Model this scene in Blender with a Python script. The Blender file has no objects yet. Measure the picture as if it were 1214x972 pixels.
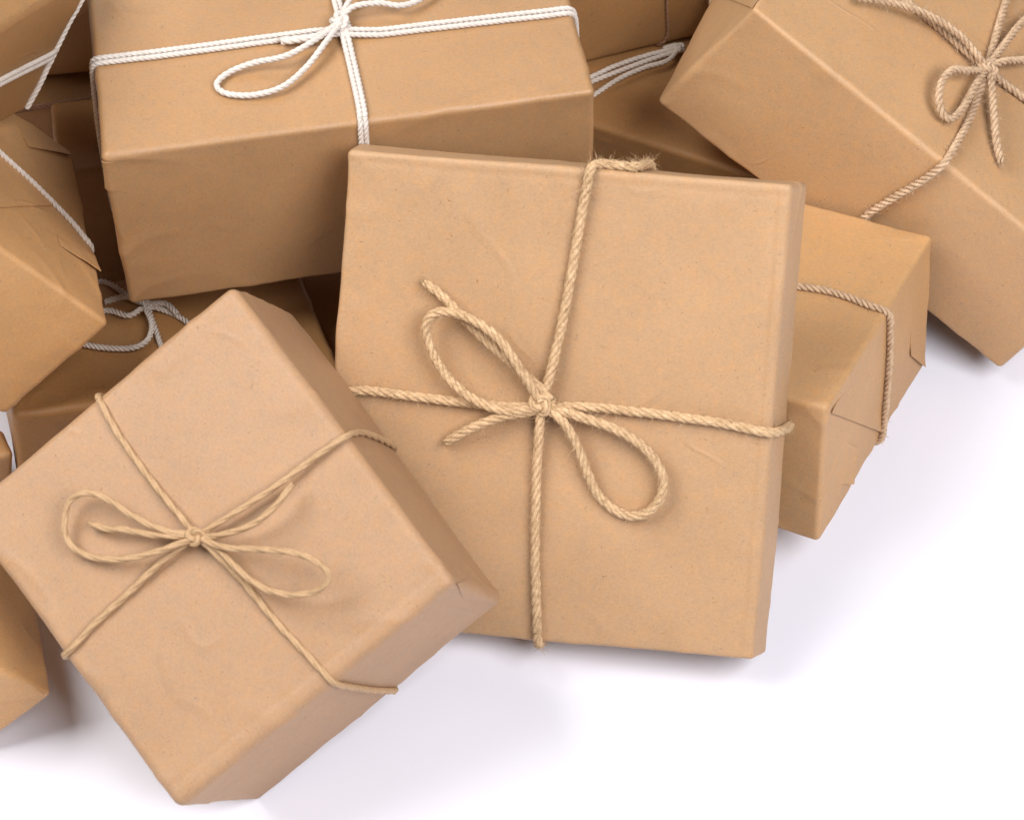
import bpy, math, random
import numpy as np
from mathutils import Vector, noise
from mathutils.bvhtree import BVHTree

# ---------------------------------------------------------------- camera, light, exposure
SC = bpy.context.scene
COL = SC.collection
EL = math.radians(52)
DIST = 1.45
FPX = 3442.0            # focal length in pixels of the 1214 px wide photograph
CAM = Vector((0, -math.cos(EL), math.sin(EL))) * DIST
FW = -CAM.normalized()
RT = Vector((1, 0, 0))
UP = RT.cross(FW)

cam_data = bpy.data.cameras.new('camera')
cam = bpy.data.objects.new('camera', cam_data)
COL.objects.link(cam)
cam.location = CAM
cam.rotation_euler = (math.pi / 2 - EL, 0, 0)
cam_data.sensor_width = 36
cam_data.sensor_fit = 'HORIZONTAL'
cam_data.lens = 36 * FPX / 1214
cam_data.clip_start = 0.05
cam_data.clip_end = 100
cam_data.dof.use_dof = True
cam_data.dof.focus_distance = 1.37
cam_data.dof.aperture_fstop = 16
SC.camera = cam

world = bpy.data.worlds.new('World')
SC.world = world
world.use_nodes = True
bg = world.node_tree.nodes['Background']
bg.inputs[0].default_value = (0.86, 0.86, 1.0, 1)
bg.inputs[1].default_value = 0.06

def softbox(name, loc, target, sx, sy, power, color=(1, 1, 1)):
    l = bpy.data.lights.new(name, 'AREA')
    l.shape = 'RECTANGLE'
    l.size, l.size_y, l.energy, l.color = sx, sy, power, color
    o = bpy.data.objects.new(name, l)
    COL.objects.link(o)
    o.location = loc
    o.rotation_euler = (Vector(target) - Vector(loc)).to_track_quat('-Z', 'Y').to_euler()
    return o
softbox('key_softbox', (-0.9, -0.12, 1.4), (0, 0, 0), 0.95, 0.95, 31, (1.0, 0.985, 0.965))
softbox('fill_softbox', (0.72, -0.85, 1.45), (0, 0, 0), 1.0, 0.9, 37, (0.995, 0.98, 1.0))
softbox('back_softbox', (-0.1, 1.5, 1.5), (0, 0, 0), 1.3, 0.8, 7, (1.0, 0.99, 0.99))

SC.view_settings.view_transform = 'Standard'
SC.view_settings.look = 'None'
SC.view_settings.exposure = 0.0
SC.view_settings.gamma = 1.0
SC.view_settings.use_curve_mapping = False
SC.cycles.max_bounces = 8
SC.cycles.diffuse_bounces = 5

# ---------------------------------------------------------------- materials
class NT:
    def __init__(self, name):
        self.m = bpy.data.materials.new(name)
        self.m.use_nodes = True
        self.t = self.m.node_tree
        self.b = self.t.nodes['Principled BSDF']
    def n(self, kind, **kw):
        x = self.t.nodes.new(kind)
        for k, v in kw.items():
            if k.startswith('i_'):
                x.inputs[k[2:].replace('_', ' ')].default_value = v
            else:
                setattr(x, k, v)
        return x
    def l(self, a, b):
        self.t.links.new(a, b)
    def noise(self, vec, scale, detail=2, rough=.5, dist=0):
        x = self.n('ShaderNodeTexNoise', i_Scale=scale, i_Detail=detail, i_Roughness=rough, i_Distortion=dist)
        self.l(vec, x.inputs['Vector'])
        return x.outputs[0]
    def rng(self, v, a, b, c, d):
        x = self.n('ShaderNodeMapRange')
        self.l(v, x.inputs[0])
        for i, q in enumerate((a, b, c, d)):
            x.inputs[i + 1].default_value = q
        return x.outputs[0]
    def math(self, op, a, b):
        x = self.n('ShaderNodeMath', operation=op)
        for i, q in enumerate((a, b)):
            if isinstance(q, (int, float)):
                x.inputs[i].default_value = q
            else:
                self.l(q, x.inputs[i])
        return x.outputs[0]

def kraft(name, rgb, seed=0.0, rough=.57):
    t = NT(name)
    tc = t.n('ShaderNodeTexCoord')
    obj, uv = tc.outputs['Object'], tc.outputs['UV']
    off = t.n('ShaderNodeVectorMath', operation='ADD')
    off.inputs[1].default_value = (seed, seed * 1.7, seed * .3)
    t.l(obj, off.inputs[0])
    o = off.outputs[0]
    mp = t.n('ShaderNodeMapping')
    mp.inputs['Scale'].default_value = (420, 2600, 1)
    mp.inputs['Location'].default_value = (seed * 13, seed * 7, 0)
    t.l(uv, mp.inputs[0])
    fib = t.noise(mp.outputs[0], 1.0, 3, .6, .6)            # long pulp fibres, laid one way
    mp2 = t.n('ShaderNodeMapping')
    mp2.inputs['Scale'].default_value = (330, 900, 1)
    mp2.inputs['Rotation'].default_value = (0, 0, .5 + seed)
    t.l(uv, mp2.inputs[0])
    fl = t.noise(mp2.outputs[0], 1.0, 1, .5, 1.6)           # rare dark fibres
    fleck = t.rng(fl, .725, .79, 0, 1)
    mp3 = t.n('ShaderNodeMapping')
    mp3.inputs['Scale'].default_value = (900, 300, 1)
    mp3.inputs['Rotation'].default_value = (0, 0, .9 - seed)
    t.l(uv, mp3.inputs[0])
    fl2 = t.noise(mp3.outputs[0], 1.0, 1, .5, 1.4)
    fleck2 = t.rng(fl2, .73, .80, 0, 1)
    fine = t.noise(o, 900, 4, .7)
    mid = t.noise(o, 210, 3, .6)
    big = t.noise(o, 16, 3, .55)
    v = t.math('ADD', t.rng(fib, .25, .75, -.085, .085), t.rng(fine, .25, .75, -.11, .11))
    v = t.math('ADD', v, t.rng(mid, .3, .7, -.05, .05))
    v = t.math('ADD', v, t.rng(big, .3, .7, -.06, .06))
    v = t.math('ADD', v, 1.0)
    fk = t.math('MULTIPLY', t.math('MAXIMUM', fleck, fleck2), -.42)
    v = t.math('ADD', v, fk)
    base = t.n('ShaderNodeMix', data_type='RGBA')
    base.inputs[6].default_value = (*rgb, 1)
    base.inputs[7].default_value = (rgb[0] * 1.0, rgb[1] * .93, rgb[2] * .82, 1)
    t.l(t.rng(mid, .35, .7, 0, 1), base.inputs[0])
    sc = t.n('ShaderNodeVectorMath', operation='SCALE')
    t.l(base.outputs[2], sc.inputs[0])
    t.l(v, sc.inputs['Scale'])
    t.l(sc.outputs[0], t.b.inputs['Base Color'])
    t.b.inputs['Roughness'].default_value = rough
    t.b.inputs['Specular IOR Level'].default_value = .5
    hgt = t.math('ADD', t.math('MULTIPLY', fine, .5), t.math('MULTIPLY', fib, .5))
    hgt = t.math('ADD', hgt, t.math('MULTIPLY', mid, .8))
    # faint creases: where a slow noise crosses its middle value
    cr = t.noise(o, 11, 2, .45, .35)
    cr = t.math('ABSOLUTE', t.math('SUBTRACT', cr, .5), 0)
    cr = t.rng(cr, 0, .018, 1, 0)
    msk = t.rng(t.noise(o, 23, 1), .5, .62, 0, 1)
    cr = t.math('MULTIPLY', cr, msk)
    b2 = t.n('ShaderNodeBump')
    b2.inputs['Strength'].default_value = .5
    b2.inputs['Distance'].default_value = .0005
    t.l(cr, b2.inputs['Height'])
    bp = t.n('ShaderNodeBump')
    t.l(b2.outputs[0], bp.inputs['Normal'])
    bp.inputs['Strength'].default_value = .35
    bp.inputs['Distance'].default_value = .00022
    t.l(hgt, bp.inputs['Height'])
    t.l(bp.outputs[0], t.b.inputs['Normal'])
    return t.m

def fibre_mat(name, light, dark, rough=.75, bump=.6, contrast=1.0):
    t = NT(name)
    tc = t.n('ShaderNodeTexCoord')
    mp = t.n('ShaderNodeMapping')
    mp.inputs['Scale'].default_value = (550, 6, 1)
    t.l(tc.outputs['UV'], mp.inputs[0])
    a = t.noise(mp.outputs[0], 1.0, 3, .6, .5)
    b = t.noise(tc.outputs['Object'], 260, 3, .6)
    v = t.math('ADD', t.math('MULTIPLY', a, .65), t.math('MULTIPLY', b, .35))
    mx = t.n('ShaderNodeMix', data_type='RGBA')
    mx.inputs[6].default_value = (*dark, 1)
    mx.inputs[7].default_value = (*light, 1)
    t.l(t.rng(v, .5 - .17 / contrast, .5 + .13 / contrast, 0, 1), mx.inputs[0])
    t.l(mx.outputs[2], t.b.inputs['Base Color'])
    t.b.inputs['Roughness'].default_value = rough
    t.b.inputs['Specular IOR Level'].default_value = .3
    bp = t.n('ShaderNodeBump')
    bp.inputs['Strength'].default_value = bump
    bp.inputs['Distance'].default_value = .0004
    t.l(a, bp.inputs['Height'])
    t.l(bp.outputs[0], t.b.inputs['Normal'])
    return t.m

M = {}
M['jute'] = fibre_mat('jute_fibre', (.66, .46, .27), (.30, .175, .08))
M['jute_pale'] = fibre_mat('pale_jute_fibre', (.64, .46, .30), (.34, .21, .12))
M['paper_twine'] = fibre_mat('brown_paper_twine', (.49, .315, .175), (.33, .205, .10), .6, .5)
M['cotton'] = fibre_mat('white_cotton', (.64, .585, .53), (.52, .46, .41), .8, .5)
M['cotton_grey'] = fibre_mat('offwhite_cotton', (.68, .61, .54), (.50, .43, .36), .8, .5)
M['thread'] = fibre_mat('thin_brown_twine', (.36, .20, .12), (.22, .12, .07))

# ---------------------------------------------------------------- helpers
def make_mesh(name, verts, faces, mat, uvs=None, smooth=True):
    me = bpy.data.meshes.new(name)
    me.from_pydata(verts, [], faces)
    if uvs is not None:
        ul = me.uv_layers.new(name='UVMap')
        ul.data.foreach_set('uv', np.asarray(uvs, dtype=np.float32).ravel())
    if smooth:
        me.polygons.foreach_set('use_smooth', [True] * len(me.polygons))
    me.materials.append(mat)
    me.update()
    return me

def link(name, me, parent=None):
    o = bpy.data.objects.new(name, me)
    COL.objects.link(o)
    if parent:
        o.parent = parent
    return o

def ray_dir(px, py):
    return (FW + RT * ((px - 607) / FPX) - UP * ((py - 486) / FPX)).normalized()

def smooth_path(pts, n=8):
    """Catmull-Rom through points (Vectors of any length)."""
    P = [pts[0] * 2 - pts[1]] + list(pts) + [pts[-1] * 2 - pts[-2]]
    out = []
    for i in range(1, len(P) - 2):
        a, b, c, d = P[i - 1], P[i], P[i + 1], P[i + 2]
        for k in range(n):
            t = k / n
            out.append(.5 * ((2 * b) + (c - a) * t + (2 * a - 5 * b + 4 * c - d) * t * t + (3 * b - a - 3 * c + d) * t ** 3))
    out.append(P[-2].copy())
    return out

def resample(path, step):
    L = [0.0]
    for a, b in zip(path, path[1:]):
        L.append(L[-1] + (b - a).length)
    n = max(3, int(L[-1] / step))
    out, j = [], 0
    for i in range(n + 1):
        s = L[-1] * i / n
        while j < len(L) - 2 and L[j + 1] < s:
            j += 1
        d = L[j + 1] - L[j]
        out.append(path[j].lerp(path[j + 1], (s - L[j]) / d if d > 1e-9 else 0))
    return out

def frames(path, closed=False):
    n = len(path)
    T = []
    for i in range(n):
        a = path[(i - 1) % n] if closed else path[max(i - 1, 0)]
        b = path[(i + 1) % n] if closed else path[min(i + 1, n - 1)]
        T.append((b - a).normalized())
    ref = Vector((0, 0, 1)) if abs(T[0].z) < .9 else Vector((1, 0, 0))
    N = [(ref - T[0] * ref.dot(T[0])).normalized()]
    for i in range(1, n):
        v = N[-1] - T[i] * N[-1].dot(T[i])
        N.append(v.normalized())
    return T, N

def rope_mesh(name, path, R, mat, origin, plies=3, pitch=5.5, closed=False, braid=False, sides=7, seed=0, taper=False, step=.3, soft=0.0):
    rnd = random.Random(seed)
    path = resample(path, R * step)
    if closed:
        path = path[:-1]
    T, N = frames(path, closed)
    n = len(path)
    s = [0.0]
    for a, b in zip(path, path[1:]):
        s.append(s[-1] + (b - a).length)
    total = s[-1]
    if closed:
        total += (path[0] - path[-1]).length
        turns = max(1, round(total / (pitch * R)))
        pit = total / turns
        # undo the frame mismatch at the seam
        v = N[-1] - T[0] * N[-1].dot(T[0])
        mis = math.atan2(v.cross(N[0]).dot(T[0]), v.dot(N[0]))
    else:
        pit, mis = pitch * R, 0
    verts, faces, uvs = [], [], []
    specs = []
    if braid:
        for k in range(3):
            specs.append((2 * math.pi * k / 3, 1, True))
            specs.append((2 * math.pi * k / 3 + .5, -1, True))
    else:
        for k in range(plies):
            specs.append((2 * math.pi * k / plies, 1, False))
    if plies == 1 and not braid:
        off, pr = 0, R
    elif plies == 2 and not braid:
        off, pr = R * .45, R * .58
    else:
        off, pr = (R * .5, R * .53) if plies == 3 else (R * .5, R * .52)
    off, pr = off * (1 - .22 * soft), pr * (1 + .17 * soft)
    for k, (ph, dr, br) in enumerate(specs):
        base = len(verts)
        for i in range(n):
            a = ph + dr * 2 * math.pi * s[i] / pit + mis * (s[i] / total if closed else 0)
            B = T[i].cross(N[i])
            rad = N[i] * math.cos(a) + B * math.sin(a)
            wob = 1 + .07 * noise.noise(Vector((s[i] / R * .35, k * 7.1 + seed, 0)))
            o = off * wob
            p = pr * (1 + .08 * noise.noise(Vector((s[i] / R * .22, seed * 3.7 + 11, k * 2.3))))
            if br:
                o = R * (.56 + .13 * math.sin(3 * (a * dr - ph) + (0 if dr > 0 else math.pi)))
                p = R * .40
            if taper and not closed:
                e = min(s[i], total - s[i]) / (R * 2.0)
                if e < 1:
                    p *= .55 + .45 * e
            c = path[i] + rad * o
            # ply cross-section frame follows the ply, so fibres run along it
            for j in range(sides):
                q = 2 * math.pi * j / sides
                verts.append(c + (N[i] * math.cos(q) + B * math.sin(q)) * p - origin)
        m = n if closed else n - 1
        for i in range(m):
            i2 = (i + 1) % n
            s2 = s[i2] if i2 else total
            for j in range(sides):
                j2 = (j + 1) % sides
                faces.append((base + i * sides + j, base + i * sides + j2, base + i2 * sides + j2, base + i2 * sides + j))
                tw = 1 / (R * 9)
                uvs += [(s[i] + k * .37, j / sides * 3 + s[i] * tw), (s[i] + k * .37, (j + 1) / sides * 3 + s[i] * tw),
                        (s2 + k * .37, (j + 1) / sides * 3 + s2 * tw), (s2 + k * .37, j / sides * 3 + s2 * tw)]
        if not closed:
            for e in (0, n - 1):
                f = [base + e * sides + j for j in range(sides)]
                if e == 0:
                    f.reverse()
                faces.append(f)
                uvs += [(s[e], j) for j in range(sides)]
    return make_mesh(name, verts, faces, mat, uvs)

def fuzz_mesh(name, paths, R, mat, origin, per_cm=9, length=.006, seed=1, ends=()):
    """loose fibres standing off a rope: thin bent three-sided hairs"""
    rnd = random.Random(seed)
    verts, faces, uvs = [], [], []
    def hair(p, d, L, w):
        q = Vector([rnd.uniform(-1, 1) for _ in range(3)])
        base = len(verts)
        a = d.orthogonal().normalized()
        b = d.cross(a).normalized()
        K = 5
        cur = p.copy()
        dd = d.copy()
        for i in range(K):
            ww = w * (1 - .7 * i / (K - 1))
            for j in range(3):
                t = 2.094 * j
                verts.append(cur + (a * math.cos(t) + b * math.sin(t)) * ww - origin)
            dd = (dd + q * .38).normalized()
            cur = cur + dd * (L / K)
        for i in range(K - 1):
            for j in range(3):
                j2 = (j + 1) % 3
                faces.append((base + i * 3 + j, base + i * 3 + j2, base + i * 3 + 3 + j2, base + i * 3 + 3 + j))
                uvs.extend([(0, 0), (0, .1), (.01, .1), (.01, 0)])
    for path in paths:
        if len(path) < 3:
            continue
        path = resample(path, .001)
        T, N = frames(path)
        for i in range(len(path)):
            for _ in range(4):
                if rnd.random() < per_cm / 40:
                    a = rnd.uniform(0, 6.283)
                    B = T[i].cross(N[i])
                    rad = N[i] * math.cos(a) + B * math.sin(a)
                    d = (rad * rnd.uniform(.3, 1) + T[i] * rnd.uniform(-1.3, 1.3)).normalized()
                    hair(path[i] + rad * R * .85, d, length * rnd.uniform(.3, 1) ** 1.6, rnd.uniform(.00008, .00016))
    for p, d in ends:
        for _ in range(16):
            v = (d + Vector([rnd.uniform(-.45, .45) for _ in range(3)])).normalized()
            hair(p + Vector([rnd.uniform(-.6, .6) * R for _ in range(3)]), v, rnd.uniform(.002, .0055), rnd.uniform(.00008, .00016))
    return make_mesh(name, verts, faces, mat, uvs)

# ---------------------------------------------------------------- parcels
SG = [(x, y, z) for x in (-1, 1) for y in (-1, 1) for z in (-1, 1)]

class Parcel:
    def __init__(self, key, name, label, mat, corners, r=.003, N=44, puff=.0008, rough_amp=.0009, crease=.0005, seed=0, group=None, folds=()):
        self.mat = mat
        C = np.array(corners)
        self.C = C
        S = np.array(SG, float)
        self.c = C.mean(0)
        ax = [((C * S[:, i:i + 1]).sum(0)) / 8 for i in range(3)]       # half vectors
        self.half = [float(np.linalg.norm(a)) for a in ax]
        self.ax = [a / np.linalg.norm(a) for a in ax]
        base = Vector((self.c[0], self.c[1], float(C[:, 2].min())))
        self.root = bpy.data.objects.new(name, None)
        self.root.empty_display_size = .02
        COL.objects.link(self.root)
        self.root.location = base
        self.root['label'] = label
        self.root['category'] = 'parcel'
        if group:
            self.root['group'] = group
        self.o = base
        half = np.array(self.half)
        t = np.linspace(-1, 1, N + 1)
        sg = t * (1.5 - .5 * t * t)
        ids, pts, faces, uvs = {}, [], [], []
        def vid(i, j, k):
            key_ = (i, j, k)
            if key_ not in ids:
                ids[key_] = len(pts)
                pts.append((sg[i], sg[j], sg[k]))
            return ids[key_]
        for axis in range(3):
            u, v = [(1, 2), (2, 0), (0, 1)][axis]
            for side in (0, N):
                for a in range(N):
                    for b in range(N):
                        q = []
                        for da, db in ((0, 0), (1, 0), (1, 1), (0, 1)):
                            g = [0, 0, 0]
                            g[axis], g[u], g[v] = side, a + da, b + db
                            q.append(tuple(g))
                        if side == 0:
                            q.reverse()
                        faces.append([vid(*g) for g in q])
                        fo = axis * 2.3 + (side > 0) * 1.1
                        # fibres run along the longer side
                        for g in q:
                            uvs.append((sg[g[u]] * half[u] + fo, sg[g[v]] * half[v] + fo))
        G = np.array(pts)
        q = G * half
        inner = np.clip(q, -(half - r), half - r)
        d = q - inner
        ln = np.linalg.norm(d, axis=1, keepdims=True)
        dn = d / np.maximum(ln, 1e-9)
        q2 = inner + dn * r
        g2 = q2 / half
        W = np.ones((len(G), 8))
        for k in range(8):
            for a in range(3):
                W[:, k] *= (1 + S[k, a] * g2[:, a]) / 2
        world_p = W @ C
        A = np.array(self.ax)
        nrm = dn @ A
        rel = q2
        disp = np.zeros(len(G))
        a3 = np.sort(np.abs(G), axis=1)          # a3[:,2] is 1; others say how near the edges
        mid_ = (1 - a3[:, 0] ** 2) * (1 - a3[:, 1] ** 2)
        edge = np.clip(1 - (1 - a3[:, 1]) * half.mean() / .018, 0, 1)   # within ~18 mm of an edge
        for i in range(len(G)):
            p = Vector(rel[i]) + Vector((seed * 3.1, seed * 1.3, seed * .7))
            big = noise.noise(p * 14)
            med = noise.noise(p * 38 + Vector((5, 0, 0)))
            rid = 1 - abs(noise.noise(Vector((p.x * 22, p.y * 22, p.z * 22)) + Vector((9, 3, 1)))) * 2
            rid = max(0, rid) ** 6
            sm = noise.noise(p * 110)
            disp[i] = puff * mid_[i] + rough_amp * (big * .8 + med * .35 * (.35 + edge[i])) \
                + crease * rid * (.12 + .88 * edge[i]) + crease * .35 * sm * (.2 + .8 * edge[i])
        for fa, fs, face_axis, dist, dep in folds:      # pressed fold lines parallel to an edge
            dd = half[fa] * (1 - fs * G[:, fa])
            on = np.abs(dn[:, face_axis]) > .9
            wv = np.array([dist + .0008 * noise.noise(Vector(p) * 30) for p in rel])
            disp = disp + on * (-dep * np.exp(-((dd - wv) / .0011) ** 2) + dep * .5 * np.exp(-((dd - wv + .0022) / .0013) ** 2))
        world_p = world_p + nrm * disp[:, None]
        world_p[:, 2] = np.maximum(world_p[:, 2], .0004)
        verts = [Vector(p) - base for p in world_p]
        me = make_mesh('wrapping_paper', verts, faces, mat, uvs)
        self.paper = link('wrapping_paper', me, self.root)
        self.bvh = BVHTree.FromPolygons([Vector(p) for p in world_p], faces)

    # world point of local half-unit coordinates
    def L(self, x, y, z, out=0.0):
        w = np.zeros(3)
        for k, (a, b, c) in enumerate(SG):
            w += self.C[k] * ((1 + a * x) / 2 * (1 + b * y) / 2 * (1 + c * z) / 2)
        return Vector(w)
    def local(self, p):
        d = np.array(p) - self.c
        return [float(d @ self.ax[i]) / self.half[i] for i in range(3)]
    def at(self, px, py, h=0.0):
        """point h above the parcel where the sight line meets it (or the plane of its top face beyond its rim)"""
        d = ray_dir(px, py)
        hit, nn, _, _ = self.bvh.ray_cast(CAM, d)
        n = Vector(self.ax[2])
        if hit is None:
            o = self.L(0, 0, 1)
            hit = CAM + d * ((o - CAM).dot(n) / d.dot(n))
            nn = n
        return hit - d * (h / max(.35, -d.dot(nn)))
    def on_surface(self, path, R, heights, iters=10, closed=True, fix=False):
        """drape a rope centre line: R plus the wanted height off the paper"""
        path = [p.copy() for p in path]
        n = len(path)
        for it in range(iters):
            if it:
                new = []
                for i in range(n):
                    if not closed and i in (0, n - 1):
                        new.append(path[i]); continue
                    new.append(path[i] * .5 + (path[(i - 1) % n] + path[(i + 1) % n]) * .25)
                path = new
            for i in range(n):
                q, nn, _, _ = self.bvh.find_nearest(path[i])
                if q is None:
                    continue
                sd = (path[i] - q).dot(nn)
                want = R * .93 + heights[i]
                if sd > 0:
                    dirn = (path[i] - q).normalized() if sd > 1e-5 else nn
                else:
                    dirn = nn
                path[i] = q + dirn * want
        return path

    def wrap(self, pts, R, step=.0018, close=True, drape=10, alt=None):
        """pts: (px, py[, h]) sight-line points on the paper or ('l', x, y, z) in half units"""
        P, Hh = [], []
        for p in pts:
            if p[0] == 'l':
                P.append(self.L(*p[1:4])); Hh.append(p[4] if len(p) > 4 else 0)
            else:
                h = p[2] if len(p) > 2 else 0
                P.append(self.at(p[0], p[1], R + h)); Hh.append(h)
        if close:
            P.append(P[0].copy()); Hh.append(Hh[0])
        path, hh = [], []
        for (a, b), (ha, hb) in zip(zip(P, P[1:]), zip(Hh, Hh[1:])):
            n = max(1, int((b - a).length / step))
            for i in range(n):
                path.append(a.lerp(b, i / n)); hh.append(ha + (hb - ha) * i / n)
        if not close:
            path.append(P[-1]); hh.append(Hh[-1])
        path = self.on_surface(path, R, hh, drape, close)
        path = resample(path, step)
        for _ in range(3):
            m = len(path)
            path = [path[i] if (i in (0, m - 1) and not close) else path[i] * .5 + (path[(i - 1) % m] + path[(i + 1) % m]) * .25 for i in range(m)]
        if close:
            path.append(path[0].copy())
        return path

    def round_x(self, pts, R, **k):
        """close a band that runs along local x over the top"""
        return self._round(pts, R, 0, **k)
    def round_y(self, pts, R, **k):
        return self._round(pts, R, 1, **k)
    def _round(self, pts, R, a, **k):
        f = self.local(self.at(*pts[0][:2])); l = self.local(self.at(*pts[-1][:2]))
        b = 1 - a
        s = 1 if l[a] > f[a] else -1
        def mk(sa, vb, z):
            v = [0, 0, z]; v[a] = sa; v[b] = max(-.97, min(.97, vb)); return ('l', *v)
        full = list(pts)
        if abs(l[a]) < .97 and l[2] > .8 or True:
            full.append(mk(s * 1.02, l[b], min(1, max(-.9, l[2])))) if l[2] > .9 else None
        full += [mk(s * 1.02, l[b], -1.02), mk(-s * 1.02, f[b], -1.02)]
        full.append(mk(-s * 1.02, f[b], 1.02)) if f[2] > .9 else None
        return self.wrap([p for p in full if p], R, **k)

    def free(self, pts, R):
        """bow loops and tails: (px, py, h) with h the height of the cord's underside off the paper"""
        P = [self.at(p[0], p[1], R * .9 + (p[2] if len(p) > 2 else 0)) for p in pts]
        return smooth_path(P, 10)

    def project(self, p):
        v = p - CAM
        z = v.dot(FW)
        return Vector((607 + FPX * v.dot(RT) / z, 486 - FPX * v.dot(UP) / z))

    def flap(self, quad, lifts, name='paper_flap', n=24, seed=0, thick=.00035, ramp=.12, depth=.9):
        """a folded sheet of the wrapping lying on the parcel. quad: attached a, b then free c, d
        (pixels on the face); lifts: mm off the face at c and d; it dives under the paper at a-b"""
        centre = self.project(Vector(self.c))
        W = []
        for p in quad:
            if p[0] == 'l':
                W.append(self.L(*p[1:4])); continue
            q = Vector(p)
            for _ in range(60):         # step in from the outline until the sight line meets the paper
                if self.bvh.ray_cast(CAM, ray_dir(*q))[0] is not None or p[0] < -5:
                    break
                q += (centre - q).normalized()
            W.append(self.at(*q))
        def surf(u, v, top):
            w = W[0].lerp(W[1], u).lerp(W[3].lerp(W[2], u), v)
            q, nn, _, _ = self.bvh.find_nearest(w)
            fr = (lifts[1] * (1 - u) + lifts[0] * u) * v ** 2 + .05
            h = -depth + (fr + depth) * min(1, v / ramp)
            h = h * .001 + .00025 * v * noise.noise(w * 60 + Vector((seed, 0, 0)))
            return q + nn * (h + (thick if top else 0)) - self.o
        verts, faces, uvs, smooth = [], [], [], []
        g = [(i, j) for i in range(n + 1) for j in range(n + 1)]
        for top in (1, 0):
            verts += [surf(i / n, j / n, top) for i, j in g]
        m = (n + 1) ** 2
        du, dv = (W[1] - W[0]).length, (W[3] - W[0]).length
        def add(f, ij, sm):
            faces.append(f)
            smooth.append(sm)
            uvs.extend([(i / n * du + 9.1, j / n * dv + 9.7) for i, j in ij])
        flip = (W[1] - W[0]).cross(W[3] - W[0]).dot(CAM - W[0]) < 0
        for i in range(n):
            for j in range(n):
                ij = [(i, j), (i + 1, j), (i + 1, j + 1), (i, j + 1)]
                if flip:
                    ij.reverse()
                add([a * (n + 1) + b for a, b in ij], ij, True)
                ji = ij[::-1]
                add([m + a * (n + 1) + b for a, b in ji], ji, True)
        rim = [(i, 0) for i in range(n)] + [(n, j) for j in range(n)] + [(i, n) for i in range(n, 0, -1)] + [(0, j) for j in range(n, 0, -1)]
        k = len(verts)
        for a, b in rim:
            verts += [verts[a * (n + 1) + b], verts[m + a * (n + 1) + b]]
        for t in range(len(rim)):
            t2 = (t + 1) % len(rim)
            f = [k + 2 * t, k + 2 * t + 1, k + 2 * t2 + 1, k + 2 * t2]
            ij = [rim[t], rim[t], rim[t2], rim[t2]]
            if flip:
                f.reverse(); ij.reverse()
            add(f, ij, False)
        me = make_mesh(name, verts, faces, self.mat, uvs, smooth=False)
        me.polygons.foreach_set('use_smooth', smooth)
        return link(name, me, self.root)

    def cord(self, name, path, R, mat, parent=None, **k):
        return link(name, rope_mesh(name, path, R, mat, self.o, **k), parent or self.root)

    def knot(self, px, py, h, R, mat, parent, size=1.0, rot=0.0, name='knot', **k):
        c = self.at(px, py, h)
        n = Vector(self.ax[2])
        x = (RT - n * RT.dot(n)).normalized()
        y = n.cross(x)
        path = []
        s = R * .78 * size
        for i in range(121):
            t = 2 * math.pi * i / 120
            a = (2 + math.cos(3 * t))
            X, Y, Z = a * math.cos(2 * t + rot), a * math.sin(2 * t + rot) * .92, math.sin(3 * t) * 1.25
            path.append(c + (x * X + y * Y + n * Z) * s)
        return self.cord(name, path, R * .96, mat, parent, closed=True, **k)

# ---------------------------------------------------------------- the white surface
def build_floor():
    t = NT('white_matte_surface')
    t.b.inputs['Base Color'].default_value = (.79, .79, .86, 1)
    t.b.inputs['Roughness'].default_value = .8
    t.b.inputs['Specular IOR Level'].default_value = .2
    v = [(-6, -6, 0), (6, -6, 0), (6, 6, 0), (-6, 6, 0)]
    o = link('table_surface', make_mesh('table_surface', v, [(0, 1, 2, 3)], t.m, smooth=False))
    o['kind'] = 'structure'
build_floor()

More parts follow.
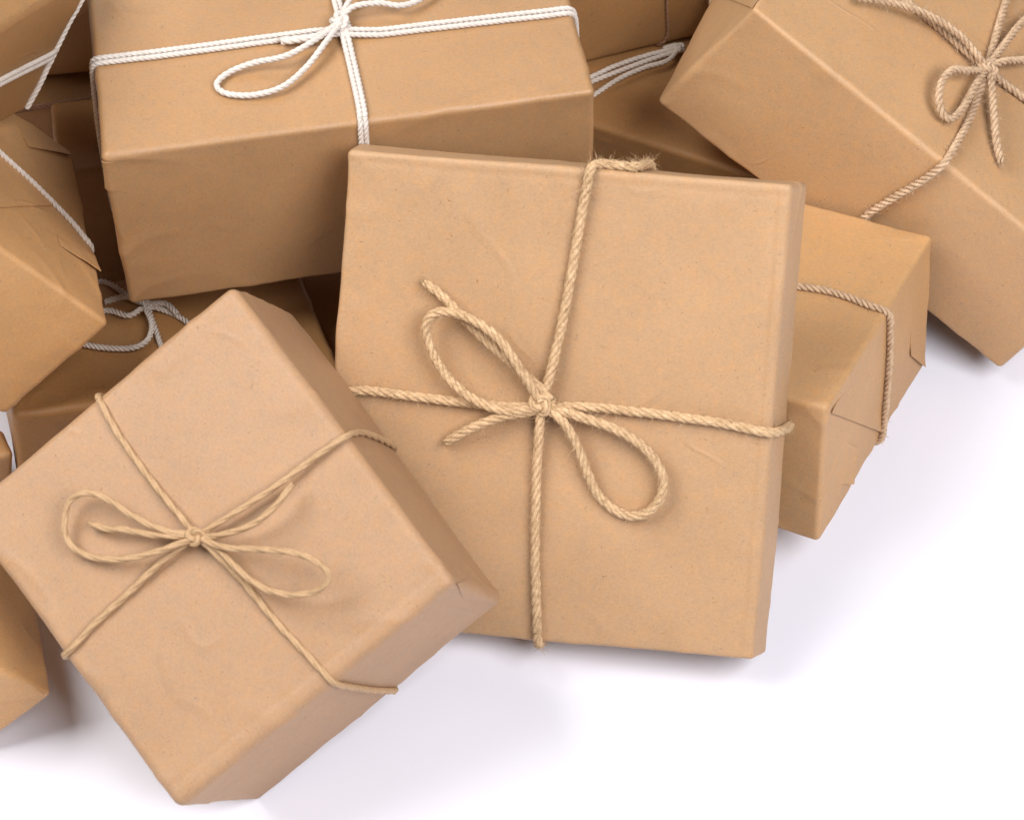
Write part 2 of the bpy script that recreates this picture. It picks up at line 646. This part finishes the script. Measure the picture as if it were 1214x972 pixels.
# ---------------------------------------------------------------- parcels (eight measured corners each, metres)
BOX = {
 'A':[(-0.0796,-0.1138,0.0010),(-0.0914,-0.1352,0.0138),(-0.0684,0.0120,0.1802),(-0.0725,-0.0061,0.1956),(0.1180,-0.1535,0.0138),(0.1098,-0.1690,0.0311),(0.1302,-0.0255,0.1947),(0.1209,-0.0418,0.2114)],
 'B':[(-0.2177,-0.1013,0.0469),(-0.2417,-0.1458,0.1141),(-0.1012,-0.0376,0.1226),(-0.1206,-0.0806,0.1910),(-0.1150,-0.2249,0.0007),(-0.1419,-0.2680,0.0689),(-0.0037,-0.1644,0.0739),(-0.0236,-0.2041,0.1448)],
 'C':[(-0.1798,-0.0108,0.0940),(-0.1823,-0.0073,0.1930),(-0.2034,0.1089,0.0921),(-0.2016,0.1147,0.1929),(0.0379,0.0314,0.0931),(0.0380,0.0343,0.1916),(0.0158,0.1498,0.0902),(0.0174,0.1487,0.1856)],
 'D':[(0.0708,0.0920,0.1242),(0.1121,0.0847,0.1946),(0.1245,0.2338,0.1082),(0.1654,0.2262,0.1784),(0.2429,0.0138,0.0151),(0.2792,0.0073,0.0862),(0.2961,0.1562,0.0006),(0.3370,0.1486,0.0699)],
 'E':[(0.0284,-0.0486,0.0195),(0.0246,-0.0345,0.1007),(0.0895,0.0723,0.0012),(0.0857,0.0864,0.0824),(0.1432,-0.1054,0.0342),(0.1412,-0.0903,0.1162),(0.2060,0.0167,0.0169),(0.2018,0.0297,0.0973)],
 'F':[(-0.3106,-0.0667,0.1662),(-0.2587,-0.0430,0.2120),(-0.3427,0.0614,0.1430),(-0.2923,0.0819,0.1863),(-0.2360,-0.0638,0.0779),(-0.1840,-0.0445,0.1203),(-0.2678,0.0641,0.0545),(-0.2161,0.0844,0.0977)],
 'G':[(-0.2356,-0.0665,0.0181),(-0.2332,-0.0602,0.0726),(-0.2566,0.0148,0.0123),(-0.2533,0.0194,0.0654),(-0.0875,-0.0291,0.0056),(-0.0808,-0.0251,0.0583),(-0.1086,0.0522,0.0006),(-0.1088,0.0559,0.0523)],
 'J':[(-0.2225,0.0588,0.0006),(-0.2216,0.0731,0.0947),(-0.2312,0.1190,0.0006),(-0.2317,0.1259,0.0891),(-0.1554,0.0766,0.0029),(-0.1564,0.0841,0.0932),(-0.1656,0.1312,0.0006),(-0.1661,0.1380,0.0885)],
 'I':[(-0.2555,0.1248,0.0006),(-0.2526,0.1199,0.0857),(-0.2757,0.2006,0.0051),(-0.2735,0.1961,0.0905),(-0.1955,0.1408,0.0006),(-0.1947,0.1359,0.0849),(-0.2157,0.2166,0.0044),(-0.2135,0.2121,0.0898)],
 'H':[(-0.2688,-0.0377,0.2110),(-0.2321,-0.0195,0.2701),(-0.3700,0.0264,0.2519),(-0.3325,0.0469,0.3127),(-0.2301,0.0604,0.1512),(-0.1905,0.0868,0.2166),(-0.3301,0.1266,0.1937),(-0.2926,0.1470,0.2545)],
 'N':[(-0.2828,-0.0771,0.0070),(-0.2773,-0.0730,0.0456),(-0.2920,-0.0520,0.0056),(-0.2880,-0.0485,0.0437),(-0.2438,-0.0611,0.0023),(-0.2374,-0.0579,0.0401),(-0.2507,-0.0372,0.0006),(-0.2459,-0.0383,0.0345)],
 'K':[(0.0142,0.1535,0.0815),(0.0142,0.1535,0.1615),(-0.0133,0.2392,0.0815),(-0.0133,0.2392,0.1615),(0.107,0.1834,0.0815),(0.107,0.1834,0.1615),(0.0795,0.2691,0.0815),(0.0795,0.2691,0.1615)],
 'L':[(-0.0189,0.1485,0.0006),(-0.0202,0.1484,0.0782),(0.0260,0.2440,0.0006),(0.0250,0.2438,0.0788),(0.1238,0.0827,0.0022),(0.1224,0.0824,0.0803),(0.1510,0.1760,0.0008),(0.1500,0.1755,0.0790)],
 'M':[(-0.2898,-0.2078,0.0585),(-0.2499,-0.1965,0.0907),(-0.3108,-0.1173,0.0529),(-0.2711,-0.1062,0.0853),(-0.2469,-0.2011,0.0031),(-0.2071,-0.1898,0.0354),(-0.2681,-0.1108,0.0006),(-0.2281,-0.0995,0.0298)],
 'P':[(-.300,.133,.0935),(-.300,.133,.168),(-.310,.220,.0935),(-.310,.220,.168),(-.120,.152,.0935),(-.120,.152,.168),(-.135,.240,.0935),(-.135,.240,.168)],  # added, placed to keep the top left gap dark
 'O':[(-.0855,-.010,.0006),(-.0855,-.010,.036),(-.128,.110,.0006),(-.128,.110,.036),(.016,.008,.0006),(.016,.008,.036),(-.006,.130,.0006),(-.006,.130,.036)],  # added, shaped to keep the gap under C dark
}
KA = kraft('kraft_paper_a', (.41, .252, .135), 0.3)
KB = kraft('kraft_paper_b', (.355, .213, .117), 1.1)
KC = kraft('kraft_paper_c', (.355, .205, .098), 2.3, .46)
KD = kraft('kraft_paper_d', (.445, .268, .136), 3.1)
KE = kraft('kraft_paper_e', (.45, .262, .120), 4.7)
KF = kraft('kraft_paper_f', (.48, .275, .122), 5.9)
KG_SHADED = kraft('kraft_paper_g_shaded', (.33, .17, .062), 7.2)  # paper darkened: the shade deep in the pile is put into its colour
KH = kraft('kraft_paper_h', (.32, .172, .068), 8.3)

# A: large flat square parcel, braided jute
P = Parcel('A', 'gift_parcel', 'large square flat parcel tied with a thick jute bow, centre of the pile', KA, BOX['A'], r=.0021, N=90, puff=.0006, rough_amp=.0010, crease=.0007, seed=1, folds=[(0, 1, 2, .0062, .00055), (1, 1, 2, .0050, .0002)])
R = .0023
mt = M['jute']
kw = dict(plies=4, pitch=8.5, sides=8, soft=.25)
v = P.round_y([(637, 752), (634, 660), (636, 560, .0005), (641, 484, .003), (656, 430, .002), (671, 362), (687, 268), (703, 194), (715, 188), (757, 190)], R)
h = P.round_x([(392, 457), (430, 462), (520, 474), (600, 483, .001), (641, 482, .0015), (700, 482, .001), (780, 491), (860, 502), (922, 512)], R)
tw = P.cord('jute_twine', v, R, mt, **kw, seed=1)
c2 = P.cord('twine_band', h, R, mt, tw, **kw, seed=2)
l1 = P.free([(642, 478, .004), (618, 440, .009), (598, 410, .011), (575, 388, .011), (545, 373, .010), (520, 370, .009), (506, 382, .008), (508, 405, .006), (525, 440, .006), (556, 470, .007), (598, 487, .007), (638, 484, .004)], R)
l2 = P.free([(646, 480, .004), (690, 495, .006), (730, 509, .006), (765, 532, .005), (785, 562, .004), (783, 590, .003), (764, 609, .002), (738, 609, .001), (712, 590, .001), (697, 562, .002), (684, 527, .004), (666, 498, .006), (648, 484, .004)], R)
t1 = P.free([(503, 334, .001), (528, 355, .003), (560, 388, .005), (594, 420, .006), (622, 444, .006), (644, 464, .004), (650, 476, .003)], R)
t2 = P.free([(528, 524, .001), (560, 507, .004), (597, 493, .006), (636, 487, .004)], R)
P.cord('bow_loop', l1, R, mt, tw, **kw, seed=3)
P.cord('bow_loop', l2, R, mt, tw, **kw, seed=4)
P.cord('bow_tail', t1, R, mt, tw, **kw, seed=5, taper=True)
P.cord('bow_tail', t2, R, mt, tw, **kw, seed=6, taper=True)
P.knot(643, 478, .006, R, mt, tw, size=.84, rot=.6, **kw)
fz = link('loose_fibre', fuzz_mesh('loose_fibre', [v, h, l1, l2, t1, t2], R, mt, P.o, per_cm=34, length=.0065, seed=3,
          ends=[(t1[0], (t1[0] - t1[8]).normalized()), (t2[0], (t2[0] - t2[8]).normalized())]), tw)
fz['kind'] = 'stuff'
e1 = P.at(722, 184, R)
top = [p for p in v if (p - e1).length < .022]
e2 = P.at(938, 506, R)
side = [p for p in h if (p - e2).length < .010]
fz2 = link('loose_fibre', fuzz_mesh('loose_fibre', [top, side], R, mt, P.o, per_cm=150, length=.010, seed=8), tw)
fz2['kind'] = 'stuff'

# B: front left parcel, smooth paper twine
P = Parcel('B', 'gift_parcel', 'square parcel tied with smooth brown paper twine, front left of the pile', KB, BOX['B'], r=.0040, N=90, puff=.0014, rough_amp=.0010, crease=.0007, seed=2, folds=[(0, 1, 2, .0085, .00022)])
R = .00155
mt = M['paper_twine']
kw = dict(plies=3, pitch=20, sides=10, soft=1.3)
a1 = P.round_x([(116, 468), (135, 508), (170, 558), (205, 602, .002), (232, 634, .004), (255, 655, .004), (285, 685, .002), (325, 735), (370, 782), (408, 812)], R, drape=14)
a2 = P.round_y([(80, 776), (105, 745), (150, 705), (192, 664, .002), (232, 636, .002), (275, 610, .004), (330, 575, .003), (375, 540, .001), (410, 518), (428, 513)], R, drape=14)
tw = P.cord('paper_twine', a1, R, mt, **kw, seed=1)
P.cord('twine_band', a2, R, mt, tw, **kw, seed=2)
l1 = P.free([(232, 634, .004), (196, 629, .006), (160, 613, .008), (128, 592, .009), (103, 584, .009), (84, 592, .008), (77, 614, .006), (80, 640, .005), (102, 658, .004), (140, 663, .005), (182, 655, .006), (216, 643, .006), (236, 636, .004)], R)
l2 = P.free([(236, 638, .004), (268, 649, .010), (310, 651, .015), (352, 656, .019), (380, 669, .020), (390, 685, .018), (376, 700, .014), (346, 705, .011), (315, 698, .009), (288, 680, .007), (262, 654, .006), (240, 638, .004)], R)
t1 = P.free([(106, 621, .003), (128, 627, .005), (150, 628, .006), (182, 634, .006), (234, 636, .004)], R)
t2 = P.free([(347, 573, .009), (328, 598, .011), (302, 620, .010), (270, 632, .008), (236, 638, .004)], R)
P.cord('bow_loop', l1, R, mt, tw, **kw, seed=3)
P.cord('bow_loop', l2, R, mt, tw, **kw, seed=4)
P.cord('bow_tail', t1, R, mt, tw, **kw, seed=5, taper=True)
P.cord('bow_tail', t2, R, mt, tw, **kw, seed=6, taper=True)
P.knot(232, 636, .006, R, mt, tw, size=1.0, rot=.2, **kw)
P.flap([(552, 716), (576, 706), (556, 687), (540, 691)], [.15, .4], seed=4, ramp=.8, depth=.44)

# C: white double cord
P = Parcel('C', 'gift_parcel', 'wide parcel tied with doubled white cotton cord, lying flat at the top of the pile', KC, BOX['C'], r=.0028, N=80, puff=.0015, rough_amp=.0011, crease=.0007, seed=3)
R = .00135
mt = M['cotton']
kw = dict(plies=3, pitch=6, sides=9, soft=1.2)
def double(P, kind, pts, R, off, mt, tw, seed, **k2):
    """two cords side by side: shift each pixel path sideways by off pixels"""
    out = []
    for sgn in (-1, 1):
        q = []
        for i, p in enumerate(pts):
            a, b = pts[max(i - 1, 0)], pts[min(i + 1, len(pts) - 1)]
            dx, dy = b[0] - a[0], b[1] - a[1]
            l = math.hypot(dx, dy)
            q.append((p[0] - dy / l * off * sgn, p[1] + dx / l * off * sgn, *p[2:]))
        path = (P.round_x if kind == 'x' else P.round_y)(q, R, **k2)
        out.append(path)
    return out
hh = double(P, 'x', [(110, 75), (180, 65), (250, 56), (330, 45), (385, 38, .001), (406, 38, .002), (450, 39), (550, 27), (640, 17), (672, 13)], R, 3.1, mt, None, 1)
vv = double(P, 'y', [(431, 140), (425, 110), (416, 70), (408, 38, .002), (402, 10, .002), (396, -10), (385, -40)], R, 3.1, mt, None, 2)
tw = P.cord('cotton_cord', hh[0], R, mt, **kw, seed=1)
P.cord('cord_band', hh[1], R, mt, tw, **kw, seed=2)
P.cord('cord_band', vv[0], R, mt, tw, **kw, seed=3)
P.cord('cord_band', vv[1], R, mt, tw, **kw, seed=4)
l1 = P.free([(404, 26, .004), (376, 46, .006), (340, 66, .005), (300, 75, .003), (272, 86, .001), (257, 100, .001), (268, 111, .001), (300, 113, .001), (335, 103, .002), (363, 80, .003), (385, 52, .005), (402, 30, .004)], R * 1.1)
l2 = P.free([(404, 22, .004), (420, 8, .005), (450, 4, .005), (475, 7, .004), (498, 0, .003), (516, -14, .003), (505, -38, .003), (460, -40, .003), (425, -15, .005), (404, 20, .004)], R * 1.1)
t1 = P.free([(333, 49, .0025), (352, 47, .003), (378, 43, .004), (404, 28, .004)], R * 1.15)
P.cord('bow_loop', l1, R * 1.1, mt, tw, **kw, seed=5)
P.cord('bow_loop', l2, R * 1.1, mt, tw, **kw, seed=6)
P.cord('bow_tail', t1, R * 1.5, mt, tw, **kw, seed=7)
P.knot(403, 24, .005, R * 1.2, mt, tw, size=.95, rot=1.2, **kw)
P.knot(406, 30, .004, R * 1.2, mt, tw, size=.7, rot=.3, **kw)

P.flap([(146, 190), (150, 226), (124, 224), (122, 190)], [.8, .5], seed=6, ramp=1, depth=.5)

# D: tall tilted parcel, loose jute bow
P = Parcel('D', 'gift_parcel', 'large tilted parcel tied with fuzzy pale jute, top right of the pile', KD, BOX['D'], r=.0025, N=80, puff=.0014, rough_amp=.0011, crease=.0006, seed=4)
R = .0020
mt = M['jute_pale']
kw = dict(plies=3, pitch=5.2, sides=7)
v = P.round_y([(1030, 253), (1062, 233), (1092, 216), (1113, 200), (1136, 168), (1155, 130, .001), (1170, 84, .003), (1179, 50, .001), (1190, 10), (1205, -30)], R)
h = P.round_x([(985, -90), (1045, -22), (1092, 16), (1125, 42, .001), (1155, 70, .003), (1172, 84, .003), (1195, 102, .001), (1230, 128), (1270, 160)], R)
tw = P.cord('jute_twine', v, R, mt, **kw, seed=1)
P.cord('twine_band', h, R, mt, tw, **kw, seed=2)
l1 = P.free([(1168, 84, .005), (1148, 84, .009), (1130, 83, .010), (1118, 95, .009), (1113, 115, .007), (1117, 135, .004), (1128, 141, .003), (1143, 126, .004), (1157, 100, .006), (1168, 84, .005)], R)
l2 = P.free([(1172, 78, .005), (1190, 54, .006), (1215, 24, .006), (1245, 8, .006), (1262, 30, .005), (1245, 62, .005), (1214, 71, .006), (1190, 73, .007), (1172, 80, .005)], R)
t1 = P.free([(1187, 194, .001), (1181, 165, .003), (1178, 130, .005), (1176, 104, .006), (1172, 84, .005)], R)
t2 = P.free([(1018, -2, .006), (1050, 2, .007), (1085, 12, .008), (1115, 26, .008), (1142, 46, .008), (1160, 68, .007), (1170, 82, .005)], R)
P.cord('bow_loop', l1, R, mt, tw, **kw, seed=3)
P.cord('bow_loop', l2, R, mt, tw, **kw, seed=4)
P.cord('bow_tail', t1, R, mt, tw, **kw, seed=5, taper=True)
P.cord('bow_tail', t2, R, mt, tw, **kw, seed=6, taper=True)
P.knot(1171, 82, .007, R, mt, tw, size=.85, rot=.9, **kw)
fz = link('loose_fibre', fuzz_mesh('loose_fibre', [v, h, l1, l2, t1, t2], R, mt, P.o, per_cm=45, length=.0065, seed=5,
          ends=[(t1[0], (t1[0] - t1[8]).normalized())]), tw)
fz['kind'] = 'stuff'
P.flap([(925, -30), (860, -60), (838, -10), (893, 11)], [.3, .5], seed=2)

# E: right parcel
P = Parcel('E', 'gift_parcel', 'small jute banded parcel with folded end, right of the large square one', KE, BOX['E'], r=.0024, N=70, puff=.0012, rough_amp=.0012, crease=.0008, seed=5)
R = .0018
mt = M['jute_pale']
kw = dict(plies=3, pitch=5.2, sides=7)
h = P.round_x([(870, 332), (955, 340), (985, 345), (1012, 354), (1040, 366)], R)
tw = P.cord('jute_twine', h, R, mt, **kw, seed=1)
fz = link('loose_fibre', fuzz_mesh('loose_fibre', [h], R, mt, P.o, per_cm=30, length=.005, seed=6), tw)
fz['kind'] = 'stuff'
P.flap([(1006, 458), (1064, 482), (1046, 513), (984, 489)], [1.1, .55], seed=1, depth=.44, ramp=1)
P.flap([(992, 518), (986, 575), (1006, 572), (1015, 531)], [2.6, .9], seed=2, ramp=1, depth=.5)
P.flap([(1080, 385), (1099, 385), (1093, 434), (1078, 421)], [1.6, .8], seed=3, ramp=1, depth=.44)

# F: left parcel with envelope folds
P = Parcel('F', 'gift_parcel', 'parcel tipped on its side with envelope folds, left edge of the photo, single white cord', KF, BOX['F'], r=.0026, N=70, puff=.0014, rough_amp=.0013, crease=.0007, seed=6)
R = .00135
mt = M['cotton_grey']
kw = dict(plies=3, pitch=5.8, sides=9, soft=.8)
h = P.round_x([(-45, 138), (0, 181), (35, 212), (70, 247), (95, 273), (107, 290)], R)
tw = P.cord('cotton_cord', h, R, mt, **kw, seed=1)
P.flap([(-70, 110), (30, 165), (60, 245), (-70, 258)], [.6, .5], seed=1, depth=.44, ramp=.3)
P.flap([(10, 132), (72, 172), (82, 186), (33, 175)], [1.4, .2], seed=2, ramp=.8, depth=.44)
P.flap([(62, 252), (108, 268), (117, 326), (70, 291)], [2.4, .2], seed=3, ramp=.9, depth=.44)

# G: low parcel under the pile with a white bow
P = Parcel('G', 'gift_parcel', 'low parcel under the pile with a loose twisted white rope bow', KG_SHADED, BOX['G'], r=.003, N=60, puff=.0008, rough_amp=.001, crease=.0006, seed=7)
R = .0015
kw = dict(plies=3, pitch=4.6, sides=6)
v = P.round_y([(215, 470), (198, 430), (186, 395), (176, 368, .002), (168, 330)], R)
tw = P.cord('white_rope', v, R, mt, **kw, seed=1)
h = P.round_x([(60, 290), (118, 328), (140, 342), (160, 357, .002), (176, 364, .003), (200, 367), (222, 382), (290, 428), (385, 445)], R)
P.cord('rope_band', h, R, mt, tw, **kw, seed=2)
l1 = P.free([(172, 364, .003), (180, 385, .004), (174, 404, .003), (152, 413, .002), (108, 410, .001), (80, 398, .001), (92, 374, .001), (128, 368, .002), (152, 374, .003), (168, 366, .003)], R)
t1 = P.free([(124, 358, .001), (150, 352, .003), (174, 360, .004), (196, 360, .004), (210, 372, .002)], R)
P.cord('bow_loop', l1, R, mt, tw, **kw, seed=3)
P.cord('bow_tail', t1, R, mt, tw, **kw, seed=4)
P.knot(175, 363, .004, R, mt, tw, size=.6, rot=.4, **kw)

# J, I: parcels seen in the gap at the left
P = Parcel('J', 'gift_parcel', 'plain parcel in the gap between the left parcel and the wide white tied one', KG_SHADED, BOX['J'], r=.0025, N=40, seed=8)
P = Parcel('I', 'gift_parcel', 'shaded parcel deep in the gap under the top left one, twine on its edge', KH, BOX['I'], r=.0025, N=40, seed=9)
tw = P.cord('jute_twine', P.round_x([(30, 129), (60, 124), (110, 117), (135, 110)], .0016), .0016, M['thread'], plies=3, pitch=5, sides=6)

# H: top left
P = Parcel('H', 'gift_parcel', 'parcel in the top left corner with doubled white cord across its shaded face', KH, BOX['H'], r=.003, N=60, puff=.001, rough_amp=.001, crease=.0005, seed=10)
R = .00125
kw = dict(plies=3, pitch=5.8, sides=9, soft=.8)
mt = M['cotton_grey']
first = None
for k, dy in enumerate((-2.6, 2.6)):
    f0, f1 = P.local(P.at(0, 97 + dy)), P.local(P.at(54, 70 + dy))
    pth = P.wrap([('l', -1.02, -1.02, f0[2]), (0, 97 + dy), (30, 82 + dy), (54, 70 + dy), ('l', 1.02, -1.02, f1[2]), ('l', 1.02, 1.02, f1[2]), ('l', -1.02, 1.02, f0[2])], R, drape=8)
    o = P.cord('cotton_cord' if k == 0 else 'cord_band', pth, R, mt, first, **kw, seed=k)
    first = first or o
fr = P.wrap([('l', 1.03, -1.0, .8), ('l', 1.04, -1.0, .3), ('l', 1.03, -1.02, -.3), ('l', 1.02, -1.03, -.95)], R * 1.3, close=False, drape=4)
P.cord('bow_tail', fr, R * 1.3, mt, first, **kw, seed=5)

# K, L: behind, right of the centre
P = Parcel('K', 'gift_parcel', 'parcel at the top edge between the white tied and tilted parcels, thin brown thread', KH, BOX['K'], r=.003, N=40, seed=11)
P.cord('thin_twine', P.wrap([(793, 49), (791, 20), (790, -20), (789, -60), ('l', .28, 1.02, 1.02), ('l', .28, 1.02, -1.02), ('l', .28, -1.02, -1.02)], .0009), .0009, M['thread'], plies=2, pitch=7, sides=6)
P = Parcel('L', 'gift_parcel', 'parcel in shade behind the large square one with loose white cord ends', KG_SHADED, BOX['L'], r=.003, N=50, seed=12)
R = .0013
b1 = P.free([(660, 108, 0), (702, 91, .001), (728, 79, .002), (760, 68, .003), (803, 57, .003)], R)
b2 = P.free([(660, 114, 0), (702, 97, .001), (730, 86, .002), (765, 73, .003), (806, 60, .003)], R)
b3 = P.free([(690, 122, 0), (707, 111, .002), (735, 93, .003), (765, 80, .004), (790, 73, .004), (801, 63, .003), (803, 54, .003), (786, 58, .003)], R)
tw = P.cord('cotton_cord', b1, R, mt, **kw, seed=1)
P.cord('cord_band', b2, R, mt, tw, **kw, seed=2)
P.cord('bow_tail', b3, R, mt, tw, **kw, seed=3)
P.knot(804, 57, .004, R, mt, tw, size=.8, **kw)

# two added parcels, put in to block light and darken the gaps
P = Parcel('O', 'gift_parcel', 'added parcel that darkens the gap beneath the wide white tied one', KG_SHADED, BOX['O'], r=.003, N=30, seed=15)
P = Parcel('P', 'gift_parcel', 'added parcel that darkens the back of the gap at top left', KG_SHADED, BOX['P'], r=.003, N=30, seed=16)
# M, N: left edge
P = Parcel('M', 'gift_parcel', 'small parcel with a pointed folded corner, bottom left, on the white surface', KF, BOX['M'], r=.0022, N=44, seed=13)
P.flap([(-70, 800), (40, 815), (52, 822), (-70, 842)], [.5, .5], seed=1, ramp=.6, depth=.44)
P = Parcel('N', 'gift_parcel', 'small parcel barely showing at the left edge behind the paper twine parcel', KF, BOX['N'], r=.003, N=36, seed=14)
